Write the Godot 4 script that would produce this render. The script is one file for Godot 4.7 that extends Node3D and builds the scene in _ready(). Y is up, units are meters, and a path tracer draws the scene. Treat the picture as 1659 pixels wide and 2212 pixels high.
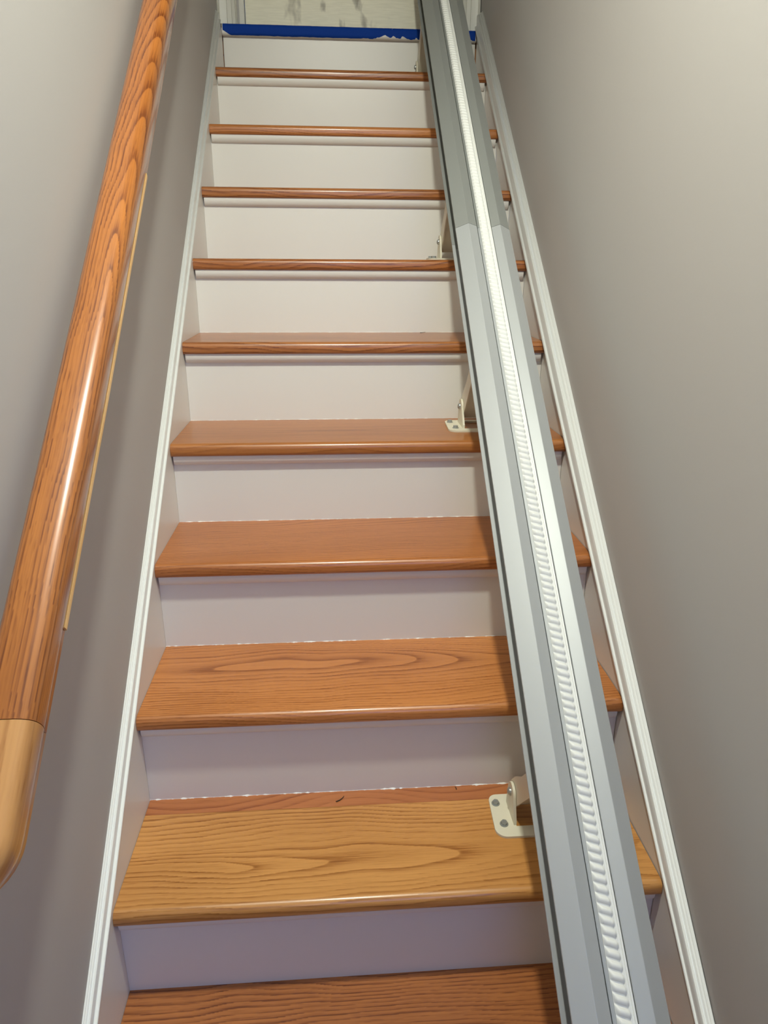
extends Node3D
# A painted stairwell with oak treads, an oak handrail on the left wall and a stairlift rail on the right.
# x runs across the stairs, y is up, the flight climbs towards -z. The front of tread k lies near (k * RISE, -k * RUN).

const RISE := 0.19639
const RUN := 0.23021
const THICK := 0.029          # tread thickness
const NOSE := 0.008           # nose front ahead of the pitch line
const FACE := 0.014           # riser face behind the pitch line
const FLOOR_Y := -0.196
const LEFT_WALL := -0.015
const RIGHT_WALL := 0.914
const SKIRT_RIGHT := 0.8985

var DIR := Vector3(0, 0.649016, -0.760775)     # up along the pitch line
var NOR := Vector3(0, 0.760775, 0.649016)      # square to it
var M := {}
var used := {}


# ------------------------------------------------------------------ naming and tagging
func numbered(called: String) -> String:
	var n: int = used.get(called, 0)
	used[called] = n + 1
	return called if n == 0 else "%s_%03d" % [called, n]

func tag(o: Node, label := "", category := "", group := "", kind := "") -> Node:
	if label != "": o.set_meta("label", label)
	if category != "": o.set_meta("category", category)
	if group != "": o.set_meta("group", group)
	if kind != "": o.set_meta("kind", kind)
	return o

func thing(called: String, at := Vector3.ZERO) -> Node3D:
	var o := Node3D.new()
	o.name = numbered(called)
	add_child(o)
	o.position = at
	return o

func obj(called: String, mesh: Mesh, m: Material, parent: Node = null, at := Vector3.ZERO) -> MeshInstance3D:
	var o := MeshInstance3D.new()
	o.name = numbered(called) if parent == null else called
	o.mesh = mesh
	o.material_override = m
	o.cast_shadow = GeometryInstance3D.SHADOW_CASTING_SETTING_ON
	o.position = at
	if parent == null: add_child(o)
	else: parent.add_child(o, true)
	return o


# ------------------------------------------------------------------ mesh helpers
func begin() -> SurfaceTool:
	var st := SurfaceTool.new()
	st.begin(Mesh.PRIMITIVE_TRIANGLES)
	return st

func tri(st: SurfaceTool, p: Array, n: Array, uv: Array) -> void:
	var g: Vector3 = (p[1] - p[0]).cross(p[2] - p[0])
	var order := [0, 1, 2]
	if g.dot(n[0] + n[1] + n[2]) > 0: order = [0, 2, 1]
	for i in order:
		st.set_normal(n[i]); st.set_uv(uv[i]); st.add_vertex(p[i])

func quad(st: SurfaceTool, p: Array, n: Array, uv: Array) -> void:
	tri(st, [p[0], p[1], p[2]], [n[0], n[1], n[2]], [uv[0], uv[1], uv[2]])
	tri(st, [p[0], p[2], p[3]], [n[0], n[2], n[3]], [uv[0], uv[2], uv[3]])

# sweeps a closed outline (x, y of each frame) through frames; edges under the crease angle are smooth
func sweep(st: SurfaceTool, prof: PackedVector2Array, frames: Array, crease := 40.0, caps := true, u0 := 0.0) -> void:
	var n := prof.size()
	var area := 0.0
	for i in n: area += prof[i].cross(prof[(i + 1) % n])
	var sgn := 1.0 if area > 0 else -1.0
	var en: Array[Vector2] = []
	for i in n:
		var e := prof[(i + 1) % n] - prof[i]
		en.append(Vector2(e.y, -e.x).normalized() * sgn)
	var per: Array[float] = [0.0]
	for i in n: per.append(per[i] + prof[i].distance_to(prof[(i + 1) % n]))
	var c := cos(deg_to_rad(crease))
	var u := u0
	for k in frames.size() - 1:
		var A: Transform3D = frames[k]
		var B: Transform3D = frames[k + 1]
		var u2 := u + A.origin.distance_to(B.origin)
		for i in n:
			var j := (i + 1) % n
			var ns := en[i]
			var ne := en[i]
			if en[(i + n - 1) % n].dot(en[i]) > c: ns = (en[(i + n - 1) % n] + en[i]).normalized()
			if en[j].dot(en[i]) > c: ne = (en[j] + en[i]).normalized()
			var s3 := Vector3(ns.x, ns.y, 0)
			var e3 := Vector3(ne.x, ne.y, 0)
			var a3 := Vector3(prof[i].x, prof[i].y, 0)
			var b3 := Vector3(prof[j].x, prof[j].y, 0)
			quad(st, [A * a3, A * b3, B * b3, B * a3],
				[(A.basis * s3).normalized(), (A.basis * e3).normalized(), (B.basis * e3).normalized(), (B.basis * s3).normalized()],
				[Vector2(u, per[i]), Vector2(u, per[i + 1]), Vector2(u2, per[i + 1]), Vector2(u2, per[i])])
		u = u2
	if caps:
		cap(st, prof, frames[0], frames[0].origin - frames[1].origin)
		cap(st, prof, frames[-1], frames[-1].origin - frames[-2].origin)

func cap(st: SurfaceTool, prof: PackedVector2Array, f: Transform3D, out: Vector3) -> void:
	var ids := Geometry2D.triangulate_polygon(prof)
	var nn: Vector3 = f.basis.z.normalized()
	if nn.dot(out) < 0: nn = -nn
	for t in range(0, ids.size(), 3):
		var p := []
		var uv := []
		for k in 3:
			var q := prof[ids[t + k]]
			p.append(f * Vector3(q.x, q.y, 0)); uv.append(q)
		tri(st, p, [nn, nn, nn], uv)

func frame(x: Vector3, y: Vector3, z: Vector3, o: Vector3) -> Transform3D:
	return Transform3D(Basis(x, y, z), o)

# outline in (z, y), drawn out along x
func along_x(prof: PackedVector2Array, x0: float, x1: float, crease := 40.0) -> ArrayMesh:
	var st := begin()
	var fx := func(x: float) -> Transform3D: return frame(Vector3(0, 0, 1), Vector3(0, 1, 0), Vector3(1, 0, 0), Vector3(x, 0, 0))
	sweep(st, prof, [fx.call(x0), fx.call(x1)], crease)
	return st.commit()

# outline in (x, h) square to the pitch, drawn out from s0 to s1 along the pitch; drift moves it sideways per metre
func pitch_frame(s: float, dx := 0.0) -> Transform3D:
	return frame(Vector3(1, 0, 0), NOR, DIR, DIR * s + Vector3(dx, 0, 0))

func along_pitch(prof: PackedVector2Array, s0: float, s1: float, drift := 0.0, mid := 0.0, crease := 40.0) -> ArrayMesh:
	var st := begin()
	sweep(st, prof, [pitch_frame(s0, drift * (s0 - mid)), pitch_frame(s1, drift * (s1 - mid))], crease)
	return st.commit()

func box(a: Vector3, b: Vector3, bevel := 0.0) -> ArrayMesh:
	# a box from corner a to corner b, its long edges chamfered along z
	var lo := a.min(b)
	var hi := a.max(b)
	var e := bevel
	var prof := PackedVector2Array([Vector2(lo.x + e, lo.y), Vector2(hi.x - e, lo.y), Vector2(hi.x, lo.y + e), Vector2(hi.x, hi.y - e), Vector2(hi.x - e, hi.y), Vector2(lo.x + e, hi.y), Vector2(lo.x, hi.y - e), Vector2(lo.x, lo.y + e)])
	if e <= 0.0: prof = PackedVector2Array([Vector2(lo.x, lo.y), Vector2(hi.x, lo.y), Vector2(hi.x, hi.y), Vector2(lo.x, hi.y)])
	var st := begin()
	sweep(st, prof, [frame(Vector3(1, 0, 0), Vector3(0, 1, 0), Vector3(0, 0, 1), Vector3(0, 0, lo.z)), frame(Vector3(1, 0, 0), Vector3(0, 1, 0), Vector3(0, 0, 1), Vector3(0, 0, hi.z))], 20)
	return st.commit()

func pv(a: Array) -> PackedVector2Array:
	var out := PackedVector2Array()
	for i in range(0, a.size(), 2): out.append(Vector2(a[i], a[i + 1]))
	return out

func arc(c: Vector2, r: float, a0: float, a1: float, n: int) -> PackedVector2Array:
	var out := PackedVector2Array()
	for i in n + 1:
		var a := deg_to_rad(lerpf(a0, a1, float(i) / n))
		out.append(c + Vector2(cos(a), sin(a)) * r)
	return out

# a turned shape: outline (radius, height) about local y
func lathe(prof: Array, seg := 20) -> ArrayMesh:
	var st := begin()
	for k in seg:
		var a := TAU * k / seg
		var b := TAU * (k + 1) / seg
		for i in prof.size() - 1:
			var p: Vector2 = prof[i]
			var q: Vector2 = prof[i + 1]
			var e := q - p
			var n2 := Vector2(e.y, -e.x).normalized()
			var f := func(v: Vector2, t: float) -> Vector3: return Vector3(v.x * cos(t), v.y, v.x * sin(t))
			var na := Vector3(n2.x * cos(a), n2.y, n2.x * sin(a))
			var nb := Vector3(n2.x * cos(b), n2.y, n2.x * sin(b))
			quad(st, [f.call(p, a), f.call(q, a), f.call(q, b), f.call(p, b)], [na, na, nb, nb], [p, q, q, p])
	return st.commit()


# ------------------------------------------------------------------ materials
func paint(c: Color, rough: float, metallic := 0.0, spec := 0.5) -> StandardMaterial3D:
	var m := StandardMaterial3D.new()
	m.albedo_color = c
	m.roughness = rough
	m.metallic = metallic
	m.metallic_specular = spec
	return m

func noise(s: int, freq := 1.0, oct := 3) -> FastNoiseLite:
	var n := FastNoiseLite.new()
	n.seed = s
	n.frequency = freq
	n.noise_type = FastNoiseLite.TYPE_SIMPLEX_SMOOTH
	n.fractal_type = FastNoiseLite.FRACTAL_FBM
	n.fractal_octaves = oct
	return n

# plain-sawn oak: growth rings of a log cut at a shallow depth, with dark open pores
func oak(w: int, h: int, length: float, width: float, s: int, pale: Color, dark: Color, centre: float, depth: float, taper: float, rings: float, strength := 1.0, wobble := 0.022) -> StandardMaterial3D:
	var n1 := noise(s, 1.0, 2)
	var n2 := noise(s + 1, 1.0, 2)
	var n3 := noise(s + 2, 1.0, 2)
	var n4 := noise(s + 3, 1.0, 1)
	var data := PackedByteArray()
	data.resize(w * h * 3)
	var pl := pale
	var dk := dark
	var at := 0
	for j in h:
		var y := width * j / h
		for i in w:
			var x := length * i / w
			var slow := n1.get_noise_2d(x * 1.6, y * 5.0)
			var yy := y - centre + slow * wobble + n2.get_noise_2d(x * 5.0, 7.0) * 0.004
			var dd := maxf(depth + taper * x + n2.get_noise_2d(x * 1.1, 40.0) * wobble * 1.2, 0.004)
			var r := sqrt(yy * yy + dd * dd) * rings
			var f := r - floorf(r)
			var band := exp(-f * 4.2) * (1.0 - exp(-f * 30.0)) * 1.5
			var vary := 0.75 + 0.8 * n3.get_noise_2d(floorf(r) * 3.7, x * 0.6)
			var fine := n4.get_noise_2d(x * 6.0, y * 520.0)
			var pore := clampf(n4.get_noise_2d(x * 24.0 + 90.0, y * 1400.0) * 2.2 - 0.75, 0.0, 1.0)
			var t := clampf(strength * (band * clampf(vary, 0.1, 1.1) * (0.75 + 0.5 * fine) + pore * (0.12 + 0.40 * band) + 0.10 * fine) + 0.10 + 0.18 * slow, 0.0, 1.0)
			data[at] = int(clampf(lerpf(pl.r, dk.r, t), 0, 1) * 255.0)
			data[at + 1] = int(clampf(lerpf(pl.g, dk.g, t), 0, 1) * 255.0)
			data[at + 2] = int(clampf(lerpf(pl.b, dk.b, t), 0, 1) * 255.0)
			at += 3
	var m := StandardMaterial3D.new()
	m.albedo_texture = ImageTexture.create_from_image(Image.create_from_data(w, h, false, Image.FORMAT_RGB8, data))
	m.uv1_scale = Vector3(1.0 / length, 1.0 / width, 1)
	m.roughness = 0.36
	m.metallic_specular = 0.5
	m.clearcoat_enabled = true
	m.clearcoat = 0.35
	m.clearcoat_roughness = 0.18
	return m

func door_paint() -> StandardMaterial3D:
	var w := 512
	var h := 512
	var a := noise(71, 0.012, 4)
	var b := noise(72, 0.05, 3)
	var img := Image.create(w, h, false, Image.FORMAT_RGB8)
	for j in h:
		for i in w:
			var grime := clampf(a.get_noise_2d(i * 1.5, j * 0.8) * 2.2 - 0.35, 0.0, 1.0) * clampf(1.25 - absf(i / 512.0 - 0.52) * 4.0, 0.0, 1.0)
			var brushed := b.get_noise_2d(i * 0.35, j * 4.0) * 0.035
			var c := Color(0.92, 0.90, 0.81).lerp(Color(0.36, 0.33, 0.28), grime * 0.75)
			img.set_pixel(i, j, Color(c.r + brushed, c.g + brushed, c.b + brushed))
	var m := paint(Color.WHITE, 0.5)
	m.albedo_texture = ImageTexture.create_from_image(img)
	m.uv1_scale = Vector3(1.0 / 0.75, 1.0 / 0.75, 1)
	return m

func materials() -> void:
	M.wall = paint(Color(0.72, 0.705, 0.69), 0.65, 0.0, 0.3)
	M.white = paint(Color(0.90, 0.885, 0.85), 0.38)
	M.skirt = paint(Color(0.89, 0.875, 0.845), 0.32)
	M.trim = paint(Color(0.93, 0.935, 0.925), 0.35)
	M.casing = paint(Color(0.82, 0.81, 0.765), 0.4)
	M.caulk = paint(Color(0.95, 0.945, 0.92), 0.5)
	M.ceiling = paint(Color(0.90, 0.89, 0.87), 0.85)
	M.floor = oak(512, 128, 1.2, 0.3, 90, Color(0.72, 0.50, 0.30), Color(0.45, 0.27, 0.13), 0.1, 0.05, 0.02, 140)
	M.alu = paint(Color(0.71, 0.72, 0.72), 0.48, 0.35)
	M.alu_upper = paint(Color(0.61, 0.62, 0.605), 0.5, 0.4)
	M.rack = paint(Color(0.87, 0.87, 0.85), 0.5)
	M.bracket = paint(Color(0.87, 0.845, 0.76), 0.42)
	M.steel = paint(Color(0.66, 0.67, 0.66), 0.35, 0.6)
	M.dark = paint(Color(0.12, 0.11, 0.10), 0.7)
	M.sliver = paint(Color(0.25, 0.17, 0.11), 0.7)
	M.tape = paint(Color(0.05, 0.23, 0.58), 0.7, 0.0, 0.25)
	M.door = door_paint()
	var pale := Color(0.69, 0.44, 0.22)
	var dark := Color(0.53, 0.30, 0.13)
	M.tread0 = oak(1024, 288, 1.0, 0.33, 11, Color(0.70, 0.44, 0.23), Color(0.41, 0.21, 0.09), 0.20, 0.02, 0.05, 120)
	M.tread1 = oak(1024, 288, 1.0, 0.33, 23, Color(0.82, 0.59, 0.33), Color(0.58, 0.36, 0.15), 0.125, 0.004, 0.042, 92, 0.85)
	M.plank = oak(1024, 96, 1.0, 0.08, 31, Color(0.72, 0.45, 0.26), Color(0.54, 0.29, 0.145), -0.05, 0.20, 0.0, 210)
	M.tread2 = oak(1024, 288, 1.0, 0.33, 37, Color(0.78, 0.51, 0.28), Color(0.555, 0.315, 0.14), 0.10, 0.04, 0.03, 130)
	M.tread3 = oak(1024, 288, 1.0, 0.33, 43, Color(0.725, 0.455, 0.24), Color(0.53, 0.295, 0.13), -0.06, 0.22, 0.02, 190)
	M.tread4 = oak(1024, 288, 1.0, 0.33, 59, pale, dark, 0.15, 0.05, -0.03, 120)
	M.tread5 = oak(1024, 288, 1.0, 0.33, 67, Color(0.72, 0.47, 0.26), Color(0.45, 0.24, 0.105), 0.23, 0.03, 0.02, 150, 1.15)
	M.handrail = oak(2048, 176, 2.2, 0.19, 83, Color(0.705, 0.44, 0.20), Color(0.42, 0.215, 0.085), 0.088, -0.030, 0.062, 200, 1.05, 0.006)
	M.rail_end = oak(512, 128, 0.6, 0.19, 97, Color(0.78, 0.575, 0.35), Color(0.60, 0.39, 0.20), 0.06, 0.06, 0.0, 130, 0.8, 0.012)
	M.strip = paint(Color(0.95, 0.77, 0.50), 0.35)
	for k in [M.handrail, M.rail_end]:
		k.roughness = 0.30
		k.clearcoat = 0.6
		k.clearcoat_roughness = 0.16


# ------------------------------------------------------------------ scene
func _ready() -> void:
	camera_and_light()
	materials()
	room()
	door()
	skirts()
	staircase()
	lift_rail()
	handrail()
	small_things()


func camera_and_light() -> void:
	var cam := Camera3D.new()
	cam.name = "camera"
	add_child(cam)
	cam.position = Vector3(0.36320, 1.17297, 0.63112)
	cam.rotation = Vector3(-0.344266, -0.074917, 0.006051)
	cam.fov = 72.3597
	cam.near = 0.02
	cam.current = true

	var env := Environment.new()
	env.background_mode = Environment.BG_SKY
	var sky := Sky.new()
	var ps := ProceduralSkyMaterial.new()
	ps.sky_top_color = Color(0.50, 0.66, 1.0)
	ps.sky_horizon_color = Color(0.71, 0.82, 1.0)
	ps.ground_horizon_color = Color(0.55, 0.66, 0.80)
	ps.ground_bottom_color = Color(0.40, 0.42, 0.42)
	ps.sky_energy_multiplier = 1.9
	ps.ground_energy_multiplier = 1.9
	sky.sky_material = ps
	env.sky = sky
	env.tonemap_mode = Environment.TONE_MAPPER_LINEAR
	env.tonemap_exposure = 1.0
	env.sdfgi_enabled = true
	env.ssao_enabled = true
	env.ssil_enabled = true
	var we := WorldEnvironment.new()
	we.name = "world_environment"
	we.environment = env
	add_child(we)
	ceiling_lamp()


func ceiling_lamp() -> void:
	# the flush fitting above the foot of the stairs, out of the picture
	var at := Vector3(0.40, 2.53, -0.05)
	var warm := Color(0.985, 1.0, 0.945)
	var o := thing("ceiling_light", at)
	tag(o, "white ceiling light with a small opal dome above the foot of the stairs", "ceiling light")
	obj("housing", lathe([Vector2(0.0, 0.07), Vector2(0.10, 0.07), Vector2(0.10, 0.035), Vector2(0.092, 0.025), Vector2(0.078, 0.025)], 32), paint(Color(0.93, 0.93, 0.92), 0.4), o)
	var glow := paint(Color(1, 0.97, 0.92), 0.5)
	glow.emission_enabled = true
	glow.emission = warm
	glow.emission_energy_multiplier = 1.2
	obj("dome", lathe([Vector2(0.078, 0.025), Vector2(0.076, 0.005), Vector2(0.066, -0.020), Vector2(0.046, -0.040), Vector2(0.022, -0.050), Vector2(0.0, -0.053)], 32), glow, o)
	var l := OmniLight3D.new()
	l.name = "dome_light"
	l.light_size = 0.04
	l.light_color = warm
	l.light_energy = 0.95
	l.omni_range = 12.0
	l.omni_attenuation = 2.0
	l.shadow_enabled = true
	o.add_child(l)
	var d := AreaLight3D.new()
	d.name = "dome_light_downward"
	d.area_size = Vector2(0.075, 0.075)
	d.light_color = warm
	d.light_energy = 1.95
	d.area_range = 12.0
	d.shadow_enabled = true
	d.position = Vector3(0, -0.056, 0)
	d.rotation_degrees = Vector3(-90, 0, 0)
	o.add_child(d)


# ------------------------------------------------------------------ the setting
func room() -> void:
	var S := "structure"
	# left wall: one plane past the stairs and along the hall
	tag(obj("wall_left", box(Vector3(LEFT_WALL - 0.1, -0.4, -2.5), Vector3(LEFT_WALL, 4.6, 2.4)), M.wall), "warm grey painted wall behind the oak handrail", "", "", S)
	# right wall beside the stairs flares out by a few millimetres; the hall opens beyond its end
	var st := begin()
	var w := PackedVector2Array([Vector2(RIGHT_WALL, 0.95), Vector2(RIGHT_WALL + 0.0105, -2.5), Vector2(RIGHT_WALL + 0.12, -2.5), Vector2(RIGHT_WALL + 0.12, 0.95)])
	sweep(st, w, [frame(Vector3(1, 0, 0), Vector3(0, 0, 1), Vector3(0, 1, 0), Vector3(0, -0.4, 0)), frame(Vector3(1, 0, 0), Vector3(0, 0, 1), Vector3(0, 1, 0), Vector3(0, 4.6, 0))])
	tag(obj("wall_right", st.commit(), M.wall), "warm grey painted wall beside the stairlift rail", "", "", S)
	tag(obj("wall_hall_side", box(Vector3(2.2, -0.4, 0.85), Vector3(2.3, 2.66, 2.4)), M.wall), "grey painted side wall of the lower hall", "", "", S)
	tag(obj("wall_hall_return", box(Vector3(RIGHT_WALL + 0.12, -0.4, 0.85), Vector3(2.3, 2.66, 0.95)), M.wall), "grey painted wall returning from the stairs to the hall", "", "", S)
	tag(obj("floor", box(Vector3(-0.1, FLOOR_Y - 0.1, -0.05), Vector3(2.3, FLOOR_Y, 2.4)), M.floor), "oak floor of the hall at the foot of the stairs", "", "", S)
	var c := obj("ceiling", box(Vector3(-0.12, 2.6, -0.5), Vector3(2.3, 2.7, 2.4)), M.ceiling)
	tag(c, "flat white ceiling over the foot of the stairs", "", "", S)
	# the ceiling climbs with the flight
	tag(obj("ceiling_slope", along_x(pv([-0.5, 2.6, -2.5, 4.3, -2.5, 4.4, -0.5, 2.7]), -0.12, 1.05), M.ceiling), "sloped white ceiling climbing over the stairs", "", "", S)
	# back wall of the hall with a window; wall above the door at the head of the flight
	var wx0 := 0.2
	var wx1 := 2.0
	var wy0 := 1.0
	var wy1 := 2.45
	var z0 := 2.2
	var z1 := 2.3
	var back := thing("wall_back")
	tag(back, "grey painted wall of the hall around the window", "", "", S)
	obj("wall_panel", box(Vector3(-0.1, -0.4, z0), Vector3(wx0, 2.66, z1)), M.wall, back)
	obj("wall_panel", box(Vector3(wx1, -0.4, z0), Vector3(2.3, 2.66, z1)), M.wall, back)
	obj("wall_panel", box(Vector3(wx0, -0.4, z0), Vector3(wx1, wy0, z1)), M.wall, back)
	obj("wall_panel", box(Vector3(wx0, wy1, z0), Vector3(wx1, 2.66, z1)), M.wall, back)
	var win := thing("window_1")
	tag(win, "white framed hall window letting in cool daylight", "", "", S)
	for b in [[wx0, wy0, wx0 + 0.05, wy1], [wx1 - 0.05, wy0, wx1, wy1], [wx0, wy0, wx1, wy0 + 0.05], [wx0, wy1 - 0.05, wx1, wy1], [1.08, wy0, 1.12, wy1]]:
		obj("window_frame", box(Vector3(b[0], b[1], z0 + 0.02), Vector3(b[2], b[3], z0 + 0.07), 0.004), M.trim, win)
	var glass := paint(Color(0.95, 0.98, 1.0, 0.06), 0.02)
	glass.transparency = BaseMaterial3D.TRANSPARENCY_ALPHA
	obj("pane", box(Vector3(wx0 + 0.04, wy0 + 0.04, z0 + 0.042), Vector3(wx1 - 0.04, wy1 - 0.04, z0 + 0.046)), glass, win)


func door() -> void:
	var S := "structure"
	var zf := -2.318
	var y0 := 1.957
	var head := thing("wall_head")
	tag(head, "grey painted wall around the door at the head of the stairs", "", "", S)
	obj("wall_panel", box(Vector3(-0.1, 4.02, -2.46), Vector3(1.0, 4.6, -2.34)), M.wall, head)
	obj("wall_panel", box(Vector3(-0.1, 1.958, -2.5), Vector3(0.066, 4.02, -2.34)), M.wall, head)
	obj("wall_panel", box(Vector3(0.846, 1.958, -2.5), Vector3(1.0, 4.02, -2.34)), M.wall, head)
	tag(obj("floor", box(Vector3(-0.1, 1.75, -2.6), Vector3(1.0, 1.956, -2.342)), M.floor), "floor of the landing under the door", "", "", S)
	var d := thing("door_1")
	tag(d, "worn off-white door with dark scuff marks at the head of the stairs", "", "", S)
	obj("door_leaf", box(Vector3(0.079, y0 + 0.010, -2.40), Vector3(0.833, 4.0, -2.362)), M.door, d)
	# casing outline in (x, z): backband, flat, two beads
	var cas := pv([-0.0145, -2.34, -0.0145, zf + 0.004, -0.010, zf + 0.006, -0.006, zf + 0.002, 0.004, zf, 0.018, zf - 0.001, 0.020, zf + 0.001, 0.034, zf - 0.003, 0.036, zf - 0.001, 0.046, zf - 0.005, 0.049, zf - 0.002, 0.053, zf - 0.008, 0.053, -2.34])
	var mirror := PackedVector2Array()
	for p in cas: mirror.append(Vector2(0.906 - p.x, p.y))
	for pr in [cas, mirror]:
		var st := begin()
		sweep(st, pr, [frame(Vector3(1, 0, 0), Vector3(0, 0, 1), Vector3(0, 1, 0), Vector3(0, y0 + 0.003, 0)), frame(Vector3(1, 0, 0), Vector3(0, 0, 1), Vector3(0, 1, 0), Vector3(0, 4.05, 0))], 30)
		obj("door_casing", st.commit(), M.casing, d)
	obj("door_casing", box(Vector3(-0.014, 4.05, -2.34), Vector3(0.92, 4.12, zf), 0.004), M.casing, d)
	obj("door_jamb", box(Vector3(0.060, y0 + 0.002, -2.46), Vector3(0.077, 4.02, -2.336), 0.003), M.casing, d)
	obj("door_jamb", box(Vector3(0.835, y0 + 0.002, -2.46), Vector3(0.846, 4.02, -2.336), 0.003), M.casing, d)


func skirts() -> void:
	var S := "structure"
	var s_end := func(h: float, z: float) -> float: return (NOR.z * h - z) / -DIR.z   # s where a line at height h reaches z
	for side in 2:
		var o := thing("trim_1" if side == 0 else "trim_2")
		tag(o, "white skirt board along the left wall with a moulded cap" if side == 0 else "white skirt board along the right wall with a moulded cap", "", "", S)
		var x0 := LEFT_WALL if side == 0 else SKIRT_RIGHT
		var x1 := 0.0 if side == 0 else RIGHT_WALL + 0.004
		# board: plumb at both ends, its top edge just above the noses
		var h := 0.014
		var low := 0.15
		var zb := 0.14
		var zt := -2.275
		var yt := func(z: float) -> float: return (h - NOR.z * z) / NOR.y
		var st := begin()
		var prof := pv([zb, FLOOR_Y, zb, yt.call(zb), zt, yt.call(zt), zt, yt.call(zt) - 0.02, -2.292, yt.call(zt) - 0.02, -2.292, 1.6, -2.0, 1.2, -0.2, FLOOR_Y])
		var fl := func(x: float, flare: float) -> Transform3D:
			return frame(Vector3(0, 0, 1) + Vector3(-flare, 0, 0), Vector3(0, 1, 0), Vector3(1, 0, 0), Vector3(x, 0, 0))
		var fv := 0.0 if side == 0 else 0.0042
		sweep(st, prof, [fl.call(x0, fv), fl.call(x1, fv)], 20)
		obj("skirt_board", st.commit(), M.skirt, o)
		# cap: rounded edge of the board, upright fillet, stepped top; plumb cut at the head
		var cp: PackedVector2Array
		if side == 0:
			cp = pv([0.0012, 0.0118, 0.0012, 0.0142, 0.0002, 0.0156, -0.0034, 0.0156, -0.0042, 0.0165, -0.0042, 0.0285, -0.0052, 0.0312, -0.0075, 0.0322, -0.0088, 0.0312, -0.0105, 0.0345, -0.0120, 0.0350, -0.0128, 0.0368, -0.0150, 0.0372, -0.0150, 0.0118])
		else:
			cp = pv([0.8972, 0.0118, 0.8972, 0.0142, 0.8982, 0.0156, 0.8996, 0.0156, 0.9004, 0.0165, 0.9004, 0.0310, 0.9014, 0.0336, 0.9042, 0.0346, 0.9056, 0.0336, 0.9075, 0.0372, 0.9100, 0.0378, 0.9112, 0.0396, 0.9150, 0.0400, 0.9150, 0.0118])
		st = begin()
		var drift := 0.0 if side == 0 else 0.0033
		var n := cp.size()
		# sheared frames keep the ends plumb
		var plumb := func(z: float) -> Transform3D:
			var s: float = z / DIR.z
			var t := clampf(s / 1.35, 0.0, 1.0) if side == 1 else 0.0
			var up := NOR - DIR * (NOR.z / DIR.z)
			var wide := 1.0 + 0.62 * t
			var tall := 1.0 + 0.45 * t
			var o3 := DIR * s + Vector3(drift * s + RIGHT_WALL * (1.0 - wide) if side == 1 else 0.0, 0, 0) + up * (0.0118 * (1.0 - tall))
			return frame(Vector3(wide, 0, 0), up * tall, DIR, o3)
		sweep(st, cp, [plumb.call(zb), plumb.call(0.0), plumb.call(1.35 * DIR.z), plumb.call(zt)], 30, true)
		obj("cap_molding", st.commit(), M.trim, o)


# ------------------------------------------------------------------ the staircase
var DY := [0.0, 0.0, 0.0034, 0.0034, -0.002, -0.0007, -0.0034, -0.0047, -0.0039, 0.004, -0.004]

func top_of(k: int) -> float:
	return k * RISE + 0.002 + DY[k]

func right_edge(k: int) -> float:
	return SKIRT_RIGHT - 0.0012 + 0.0033 * (k * RUN / 0.76)

func tread_outline(y: float, z_front: float, z_back: float, thick: float, start := 0.0) -> PackedVector2Array:
	# (z, y): from the back edge over the top, round the nose and back underneath
	var p := PackedVector2Array([Vector2(z_back, y)])
	var r1 := 0.0125
	var r2 := 0.009
	p.append_array(arc(Vector2(z_front - r1, y - r1), r1, 90, 0, 8))
	p.append_array(arc(Vector2(z_front - r2, y - thick + r2), r2, 0, -90, 5))
	p.append(Vector2(z_back, y - thick))
	return p

func ragged(x0: float, x1: float, y: float, z: float, s: int, size: float, gap: float) -> ArrayMesh:
	# an uneven bead of dried paint along a joint
	var rn := noise(s, 1.0, 3)
	var st := begin()
	var n := 420
	var prev := []
	for i in n + 1:
		var x := lerpf(x0, x1, float(i) / n)
		var a := clampf(rn.get_noise_2d(x * 48.0, s) * 1.7 + gap, 0.0, 1.0) * size + 0.0003
		var b := a * clampf(0.8 + rn.get_noise_2d(x * 110.0, s + 9), 0.3, 1.5)
		var cur := [Vector3(x, y - 0.001, z + b), Vector3(x, y + a * 0.55, z + b * 0.6), Vector3(x, y + a, z - 0.001)]
		if prev.size():
			for k in 2:
				var nn := Vector3(0, 0.5 + 0.3 * k, 0.8 - 0.4 * k).normalized()
				quad(st, [prev[k], prev[k + 1], cur[k + 1], cur[k]], [nn, nn, nn, nn], [Vector2(), Vector2(), Vector2(), Vector2()])
		prev = cur
	return st.commit()

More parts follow.
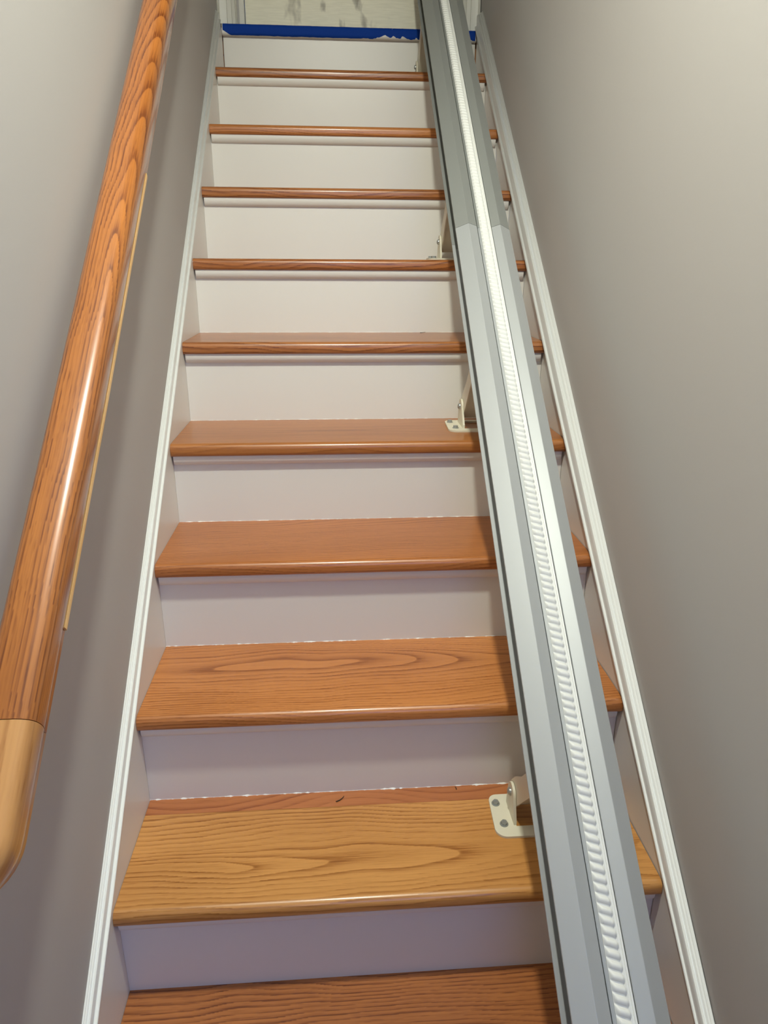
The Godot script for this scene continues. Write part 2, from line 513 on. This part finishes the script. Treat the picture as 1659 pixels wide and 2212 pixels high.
func staircase() -> void:
	var o := thing("staircase", Vector3(0, 0, 0))
	tag(o, "straight flight of varnished oak treads with white painted risers", "staircase")
	var mats := [M.tread0, M.tread1, M.tread2, M.tread3, M.tread4, M.tread5, M.tread0, M.tread5, M.tread2, M.tread5]
	for k in range(0, 10):
		var y := top_of(k)
		var zf := -k * RUN + NOSE
		var zb := -(k + 1) * RUN - FACE - 0.012
		var xr := right_edge(k)
		if k == 1:
			# the pale tread is made up with a reddish strip along its back
			var seam := -(k + 1) * RUN - FACE + 0.040
			var t := obj("tread", along_x(tread_outline(y, zf, seam + 0.0003, THICK), 0.0005, xr), M.tread1, o)
			tag(t, "pale golden oak tread with a broad flame grain")
			var pl := obj("back_plank", along_x(pv([seam - 0.0003, y - 0.0002, zb, y - 0.0002, zb, y - THICK, seam - 0.0003, y - THICK]), 0.0005, xr), M.plank, t)
			tag(pl, "narrow reddish oak strip along the back of the pale tread")
		else:
			obj("tread", along_x(tread_outline(y, zf, zb, THICK), 0.0005, xr), mats[k], o)
	# riser k rises to the underside of tread k; riser 10 to the landing nose
	for k in range(0, 11):
		var yb := FLOOR_Y if k == 0 else top_of(k - 1)
		var yt: float = (1.921 if k == 10 else top_of(k) - THICK)
		var z := -k * RUN - FACE
		var xr := right_edge(k)
		if k == 1: yb -= 0.001
		var r := obj("riser", box(Vector3(0.0003, yb + 0.0004, z - 0.011), Vector3(xr, yt, z)), M.white, o)
		if k >= 1 and k < 10:
			var d := 0.0145
			var hh := 0.0225
			var cv := PackedVector2Array([Vector2(z - 0.001, yt), Vector2(z + d, yt), Vector2(z + d, yt - 0.004)])
			for i in range(1, 9):
				var a := deg_to_rad(i * 90.0 / 8)
				cv.append(Vector2(z + d * cos(a), yt - 0.004 - (hh - 0.004) * sin(a)))
			cv.append(Vector2(z - 0.001, yt - hh))
			obj("cove_molding", along_x(cv, 0.004, xr - 0.006, 35), M.white, r)
		if k >= 2 and k <= 7:
			obj("paint_bead", ragged(0.0, xr, yb, z, 300 + k, [0, 0, 0.0024, 0.0018, 0.0014, 0.0012, 0.001, 0.001][k], 0.15), M.caulk, r)
	# landing nose at the head of the flight, painted white
	var ln := tread_outline(1.957, -10 * RUN + NOSE, -2.341, 0.036)
	var nose := obj("landing_nosing", along_x(ln, 0.0005, right_edge(10)), M.white, o)
	tag(nose, "white painted landing edge under blue tape")


# ------------------------------------------------------------------ the stairlift rail
func lift_rail() -> void:
	var o := thing("stairlift_rail", Vector3.ZERO)
	tag(o, "silver grey stairlift rail with a white toothed rack running up the stairs", "stairlift rail")
	var mid := 0.73
	var drift := 0.00447
	# outline in (x, h) at s = mid, clockwise from the lower left lip
	var p := pv([0.6620, 0.1630, 0.6545, 0.1640, 0.6545, 0.1662, 0.6550, 0.1668, 0.6615, 0.1664, 0.6622, 0.1658, 0.6622, 0.1530, 0.6740, 0.1530, 0.6740, 0.2090, 0.6575, 0.2100, 0.6564, 0.2110, 0.6560, 0.2128, 0.6566, 0.2143,
		0.6836, 0.2283, 0.6845, 0.22875, 0.6856, 0.2287, 0.6864, 0.2283, 0.7045, 0.2212, 0.7058, 0.2202, 0.7060, 0.1990, 0.7088, 0.1990, 0.7090, 0.2145, 0.7134, 0.2168, 0.7138, 0.2080, 0.7416, 0.2080, 0.7418, 0.2172, 0.7426, 0.2182,
		0.7594, 0.2255, 0.7602, 0.2259, 0.7612, 0.2258, 0.7620, 0.2253, 0.7855, 0.2115, 0.7864, 0.2095, 0.7864, 0.1700, 0.7800, 0.1650, 0.7800, 0.1500, 0.6620, 0.1500])
	var joint := 1.67
	obj("lower_section", along_pitch(p, -0.28, joint - 0.0004, drift, mid, 16), M.alu, o)
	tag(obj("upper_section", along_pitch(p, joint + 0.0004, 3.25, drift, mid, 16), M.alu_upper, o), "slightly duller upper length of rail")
	# rack: one moulded strip with rounded slanting teeth
	var st := begin()
	var base := pv([0.7141, 0.2081, 0.7141, 0.2155, 0.7146, 0.2158, 0.7340, 0.2160, 0.7346, 0.2152, 0.7376, 0.2152, 0.7380, 0.2166, 0.7404, 0.2172, 0.7408, 0.2164, 0.7408, 0.2081])
	sweep(st, base, [pitch_frame(-0.27, drift * (-0.27 - mid)), pitch_frame(3.2, drift * (3.2 - mid))], 30)
	var rk := obj("gear_rack", st.commit(), M.rack, o)
	st = begin()
	var pitch := 0.0127
	var sub := 8
	var cols := 8
	var xl := 0.7146
	var xr := 0.7346
	var count := int(3.45 / pitch)
	var rows := []
	for i in count * sub + 1:
		var s := -0.26 + pitch * i / sub
		var row := []
		for c in cols + 1:
			var t := float(c) / cols
			var ph := float(i) / sub
			var a := absf(sin(PI * ph))
			var edge := sqrt(clampf(1.0 - pow(absf(t * 2.0 - 1.0), 4.0), 0.0, 1.0))
			var hgt := 0.2160 + 0.0052 * pow(a, 0.75) * edge
			var ss := s + (0.5 - t) * 0.0060
			row.append(Vector3(lerpf(xl, xr, t) + drift * (ss - mid) - (1.0 - a) * 0.0026 * t, 0, 0) + NOR * hgt + DIR * ss)
		rows.append(row)
	for i in rows.size():
		for c in cols + 1:
			st.set_uv(Vector2.ZERO); st.set_smooth_group(0); st.add_vertex(rows[i][c])
	for i in rows.size() - 1:
		for c in cols:
			var a0: int = i * (cols + 1) + c
			for id in [a0, a0 + cols + 1, a0 + 1, a0 + 1, a0 + cols + 1, a0 + cols + 2]: st.add_index(id)
	st.generate_normals()
	obj("tooth_row", st.commit(), M.rack, rk)
	for k in [1, 4, 6, 9]: support(o, k)


func plate_outline(x0: float, x1: float, z0: float, z1: float, r: float) -> PackedVector2Array:
	var p := PackedVector2Array()
	p.append_array(arc(Vector2(x1 - r, z1 - r), r, 0, 90, 6))
	p.append_array(arc(Vector2(x0 + r * 1.3, z1 - r * 1.3), r * 1.3, 90, 180, 8))
	p.append_array(arc(Vector2(x0 + r + 0.004, z0 + r), r, 180, 270, 6))
	p.append_array(arc(Vector2(x1 - r, z0 + r), r, 270, 360, 6))
	return p

func support(rail: Node3D, k: int) -> void:
	var y := top_of(k)
	var zr := -(k + 1) * RUN - FACE              # riser face behind
	var back := zr + 0.034
	var front := back + 0.106
	if k == 4: back = zr + 0.046; front = back + 0.118
	if k >= 6: back = zr + 0.040; front = back + 0.106
	var zp := back + 0.045
	var dx := 0.0 if k < 6 else 0.003
	var th := 0.0045
	# leg: a channel that leans square to the rail from its hinge up to the rail's underside
	var piv := Vector3(0, y + 0.047, zp)
	var hp := piv.dot(NOR)
	var sp := piv.dot(DIR)
	var leg_h := 0.1502 - hp
	var st := begin()
	var w := 0.020
	# side cheeks in (s, h)
	for x in [0.6865, 0.7475]:
		var o2 := PackedVector2Array()
		o2.append_array(arc(Vector2(sp, hp), 0.024, 180, 360, 10))
		o2.append(Vector2(sp + 0.024, hp + 0.03)); o2.append(Vector2(sp + w * 0.8, hp + 0.075)); o2.append(Vector2(sp + w * 0.8, hp + leg_h))
		o2.append(Vector2(sp - w * 1.2, hp + leg_h)); o2.append(Vector2(sp - w * 1.2, hp + 0.07)); o2.append(Vector2(sp - 0.024, hp + 0.03))
		var fx := func(xx: float) -> Transform3D: return frame(DIR, NOR, Vector3(1, 0, 0), Vector3(xx + dx, 0, 0))
		sweep(st, o2, [fx.call(x - 0.0018), fx.call(x + 0.0018)], 30)
	# web between the cheeks on the front (downhill) side
	var web := pv([0.688, hp - 0.018, 0.746, hp - 0.018, 0.746, hp + leg_h, 0.688, hp + leg_h])
	sweep(st, web, [pitch_frame(sp - 0.019, dx), pitch_frame(sp - 0.0155, dx)], 30)
	var leg := obj("support_leg", st.commit(), M.bracket, rail)
	# base plate with a long window between the tabs
	st = begin()
	var po := plate_outline(0.643 + dx, 0.791 + dx, back, front, 0.016)
	var hole := pv([0.684 + dx, back + 0.014, 0.752 + dx, back + 0.014, 0.752 + dx, front - 0.024, 0.684 + dx, front - 0.024])
	# the plate is built as a frame: left pad, right pad, front bar, back bar share one outline
	for part in Geometry2D.clip_polygons(PackedVector2Array([Vector2(0.6, back - 0.1), Vector2(0.684 + dx, back - 0.1), Vector2(0.684 + dx, front + 0.1), Vector2(0.6, front + 0.1)]), hole):
		for piece in Geometry2D.intersect_polygons(po, part): plate(st, piece, y, th)
	for r in [[0.684, 0.752, back - 0.1, back + 0.014], [0.684, 0.752, front - 0.024, front + 0.1], [0.752, 0.9, back - 0.1, front + 0.1]]:
		var cell := PackedVector2Array([Vector2(r[0] + dx, r[2]), Vector2(r[1] + dx, r[2]), Vector2(r[1] + dx, r[3]), Vector2(r[0] + dx, r[3])])
		for piece in Geometry2D.intersect_polygons(po, cell): plate(st, piece, y, th)
	obj("base_plate", st.commit(), M.bracket, leg)
	# hinge tabs: upright ears with a round head, bent up from the window's edges
	for x in [0.6815, 0.7545]:
		st = begin()
		var ear := PackedVector2Array([Vector2(front - 0.026, y + 0.001), Vector2(front - 0.026, y + 0.012)])
		ear.append_array(arc(Vector2(zp, y + 0.047), 0.0205, 0, 180, 12))
		ear.append(Vector2(back + 0.020, y + 0.012)); ear.append(Vector2(back + 0.020, y + 0.001))
		var fx := func(xx: float) -> Transform3D: return frame(Vector3(0, 0, 1), Vector3(0, 1, 0), Vector3(1, 0, 0), Vector3(xx + dx, 0, 0))
		sweep(st, ear, [fx.call(x - 0.0024), fx.call(x + 0.0024)], 30)
		obj("hinge_tab", st.commit(), M.bracket, leg)
	# hinge bolt, its head against the left tab
	var b := obj("hinge_bolt", lathe([Vector2(0.0, 0.006), Vector2(0.0045, 0.0055), Vector2(0.0072, 0.003), Vector2(0.0075, 0.0), Vector2(0.004, 0.0), Vector2(0.004, -0.084)], 16), M.steel, leg, Vector3(0.679 + dx, y + 0.049, zp - 0.002))
	b.rotation_degrees = Vector3(0, 0, 90)
	# lag screws through the pad
	for q in [[0.658, back + 0.024], [0.662, front - 0.030]]:
		screw(leg, Vector3(q[0] + dx, y + th, q[1]))


func plate(st: SurfaceTool, outline: PackedVector2Array, y: float, th: float) -> void:
	sweep(st, outline, [frame(Vector3(1, 0, 0), Vector3(0, 0, 1), Vector3(0, 1, 0), Vector3(0, y + 0.0002, 0)), frame(Vector3(1, 0, 0), Vector3(0, 0, 1), Vector3(0, 1, 0), Vector3(0, y + th, 0))], 40)


func screw(leg: Node3D, at: Vector3) -> void:
	# hexagon head on a washer flange
	var st := begin()
	var ring := PackedVector2Array()
	for i in 20: ring.append(Vector2(cos(TAU * i / 20), sin(TAU * i / 20)) * 0.0078)
	var hex := PackedVector2Array()
	for i in 6: hex.append(Vector2(cos(TAU * i / 6 + 0.3), sin(TAU * i / 6 + 0.3)) * 0.0058)
	var fy := func(y: float) -> Transform3D: return frame(Vector3(1, 0, 0), Vector3(0, 0, 1), Vector3(0, 1, 0), at + Vector3(0, y, 0))
	sweep(st, ring, [fy.call(0.0), fy.call(0.0013)], 40)
	sweep(st, hex, [fy.call(0.0013), fy.call(0.0060)], 30)
	var s := obj("screw", st.commit(), M.steel, leg)
	tag(s, "zinc hex screw")


# ------------------------------------------------------------------ the handrail
func handrail() -> void:
	var o := thing("handrail", Vector3.ZERO)
	tag(o, "varnished oak handrail sloping up the left wall", "handrail")
	# outline (x from the centre line, h), from the crown down one side to the middle of the underside
	var cx := 0.0398
	var half := [0.0, 0.5988, 0.0112, 0.5986, 0.0175, 0.5970, 0.0222, 0.5938, 0.0254, 0.5890, 0.0270, 0.5830, 0.0272, 0.5755, 0.0266, 0.5680, 0.0250, 0.5600, 0.0226, 0.5520, 0.0198, 0.5460, 0.0183, 0.5430, 0.0183, 0.5345, 0.0149, 0.5308, 0.0, 0.5308]
	var p := PackedVector2Array()
	for i in range(half.size() - 2, -1, -2): p.append(Vector2(half[i], half[i + 1]))
	for i in range(2, half.size() - 2, 2): p.append(Vector2(-half[i] - 0.0018, half[i + 1]))
	var drift := -0.0055
	var at := func(s: float, x: float) -> Transform3D: return pitch_frame(s, x + drift * maxf(s - 0.9, 0.0))
	var joint := 0.461
	var st := begin()
	sweep(st, p, [at.call(joint + 0.0004, cx), at.call(0.9, cx), at.call(2.9, cx)], 40)
	obj("rail", st.commit(), M.handrail, o)
	# the end block runs on, then turns through a tight bend into the wall
	st = begin()
	var frames := [at.call(joint - 0.0004, cx), at.call(joint - 0.02, cx)]
	var bend := 0.357
	var rad := 0.036
	var centre := Vector2(cx - rad, bend)       # in (x, s)
	for i in range(0, 11):
		var a := deg_to_rad(i * 9.0)
		var q := centre + Vector2(cos(a), -sin(a)) * rad
		var across := Vector3(cos(a), 0, 0) - DIR * sin(a)
		var run := Vector3(sin(a), 0, 0) + DIR * cos(a)
		frames.append(frame(across, NOR, run, Vector3(q.x, 0, 0) + DIR * q.y))
	var last: Transform3D = frames[-1]
	frames.append(frame(last.basis.x, NOR, last.basis.z, Vector3(LEFT_WALL, 0, 0) + DIR * (bend - rad)))
	sweep(st, p, frames, 40)
	tag(obj("end_return", st.commit(), M.rail_end, o), "paler oak end block curving back into the wall")
	# bare pale strip along the lower edge facing the stairs
	st = begin()
	var strip := pv([cx + 0.0160, 0.5345, cx + 0.0206, 0.5352, cx + 0.0216, 0.5400, cx + 0.0212, 0.5445, cx + 0.0160, 0.5452])
	sweep(st, strip, [at.call(0.574, 0.0), at.call(0.9, 0.0), at.call(1.38, 0.0)], 40)
	tag(obj("edge_strip", st.commit(), M.strip, o), "pale bare wood strip along the lower edge")


# ------------------------------------------------------------------ tape, slivers
func small_things() -> void:
	# painter's tape wrapped over the landing nose, its lower edge torn and overpainted
	var zf := -10 * RUN + NOSE
	var prof := tread_outline(1.957, zf, -2.335, 0.036)
	var pts := PackedVector2Array()
	for q in prof:
		if q.y > 1.921 + 0.0001: pts.append(q)
	var rn := noise(501, 1.0, 3)
	var st := begin()
	var n := 160
	var prev := []
	var grid := []
	var total := [0.0]
	for i in range(1, pts.size()): total.append(total[-1] + pts[i].distance_to(pts[i - 1]))
	var full: float = total[-1]
	for i in n + 1:
		var t := float(i) / n
		var x := lerpf(0.003, right_edge(10) - 0.004, t)
		var keep := full - 0.0012 - 0.0016 * rn.get_noise_2d(x * 30.0, 2.0)
		keep -= smoothstep(0.50, 0.62, t) * (0.008 + 0.006 * rn.get_noise_2d(x * 45.0, 8.0)) * clampf(0.7 + 1.6 * rn.get_noise_2d(x * 20.0, 30.0), 0.0, 1.3)
		if t < 0.03: keep -= (0.03 - t) * 0.5
		var row := []
		for j in 15:
			var want: float = keep * pow(j / 14.0, 0.55)
			var a := 1
			while a < pts.size() - 1 and total[a] < want: a += 1
			var f: float = clampf((want - total[a - 1]) / maxf(total[a] - total[a - 1], 1e-6), 0, 1)
			var q := pts[a - 1].lerp(pts[a], f)
			var tang := (pts[a] - pts[a - 1]).normalized()
			var nn := Vector2(-tang.y, tang.x)
			if nn.dot(q - Vector2(zf - 0.02, 1.94)) < 0: nn = -nn
			var lift := 0.0006 + 0.0005 * rn.get_noise_2d(x * 15.0, want * 300.0)
			row.append(Vector3(x, q.y + nn.y * lift, q.x + nn.x * lift))
		grid.append(row)
	for row in grid:
		for q in row:
			st.set_uv(Vector2.ZERO); st.set_smooth_group(0); st.add_vertex(q)
	for i in n:
		for j in 14:
			var a0 := i * 15 + j
			for id in [a0, a0 + 1, a0 + 15, a0 + 15, a0 + 1, a0 + 16]: st.add_index(id)
	st.generate_normals()
	tag(obj("masking_tape", st.commit(), M.tape), "blue masking tape stuck along the landing edge below the door", "tape")
	# two dark slivers lying at the back of the pale tread, one on a higher tread
	var list := [
		[Vector3(0.363, top_of(1), -0.452), 0.020, 0.7, "small bent dark sliver at the middle back of the pale tread"],
		[Vector3(0.590, top_of(1), -0.466), 0.006, 1.9, "tiny dark crumb at the back of the pale tread near the stairlift bracket"],
		[Vector3(0.620, top_of(5), -1.376), 0.016, 0.25, "tiny dark sliver on the fifth tread up beside the stairlift rail"]]
	for e in list:
		st = begin()
		var ln: float = e[1]
		var dirv := Vector3(cos(e[2]), 0, -sin(e[2]))
		var sd := Vector3(sin(e[2]), 0, cos(e[2]))
		var fr := []
		for i in 6:
			var t := i / 5.0
			var o3: Vector3 = dirv * (t - 0.5) * ln + sd * ln * 0.12 * sin(t * 3.0) + Vector3(0, 0.0011 + 0.0012 * t, 0)
			var w := 0.0011 * (1.0 - 0.55 * t)
			fr.append(frame(sd * w / 0.001, Vector3(0, w / 0.001, 0), dirv, o3))
		sweep(st, pv([-0.001, -0.0007, 0.001, -0.0007, 0.0008, 0.0006, -0.0008, 0.0006]), fr, 50)
		tag(obj("wood_sliver", st.commit(), M.sliver, null, e[0]), e[3], "sliver", "dark slivers on the treads")
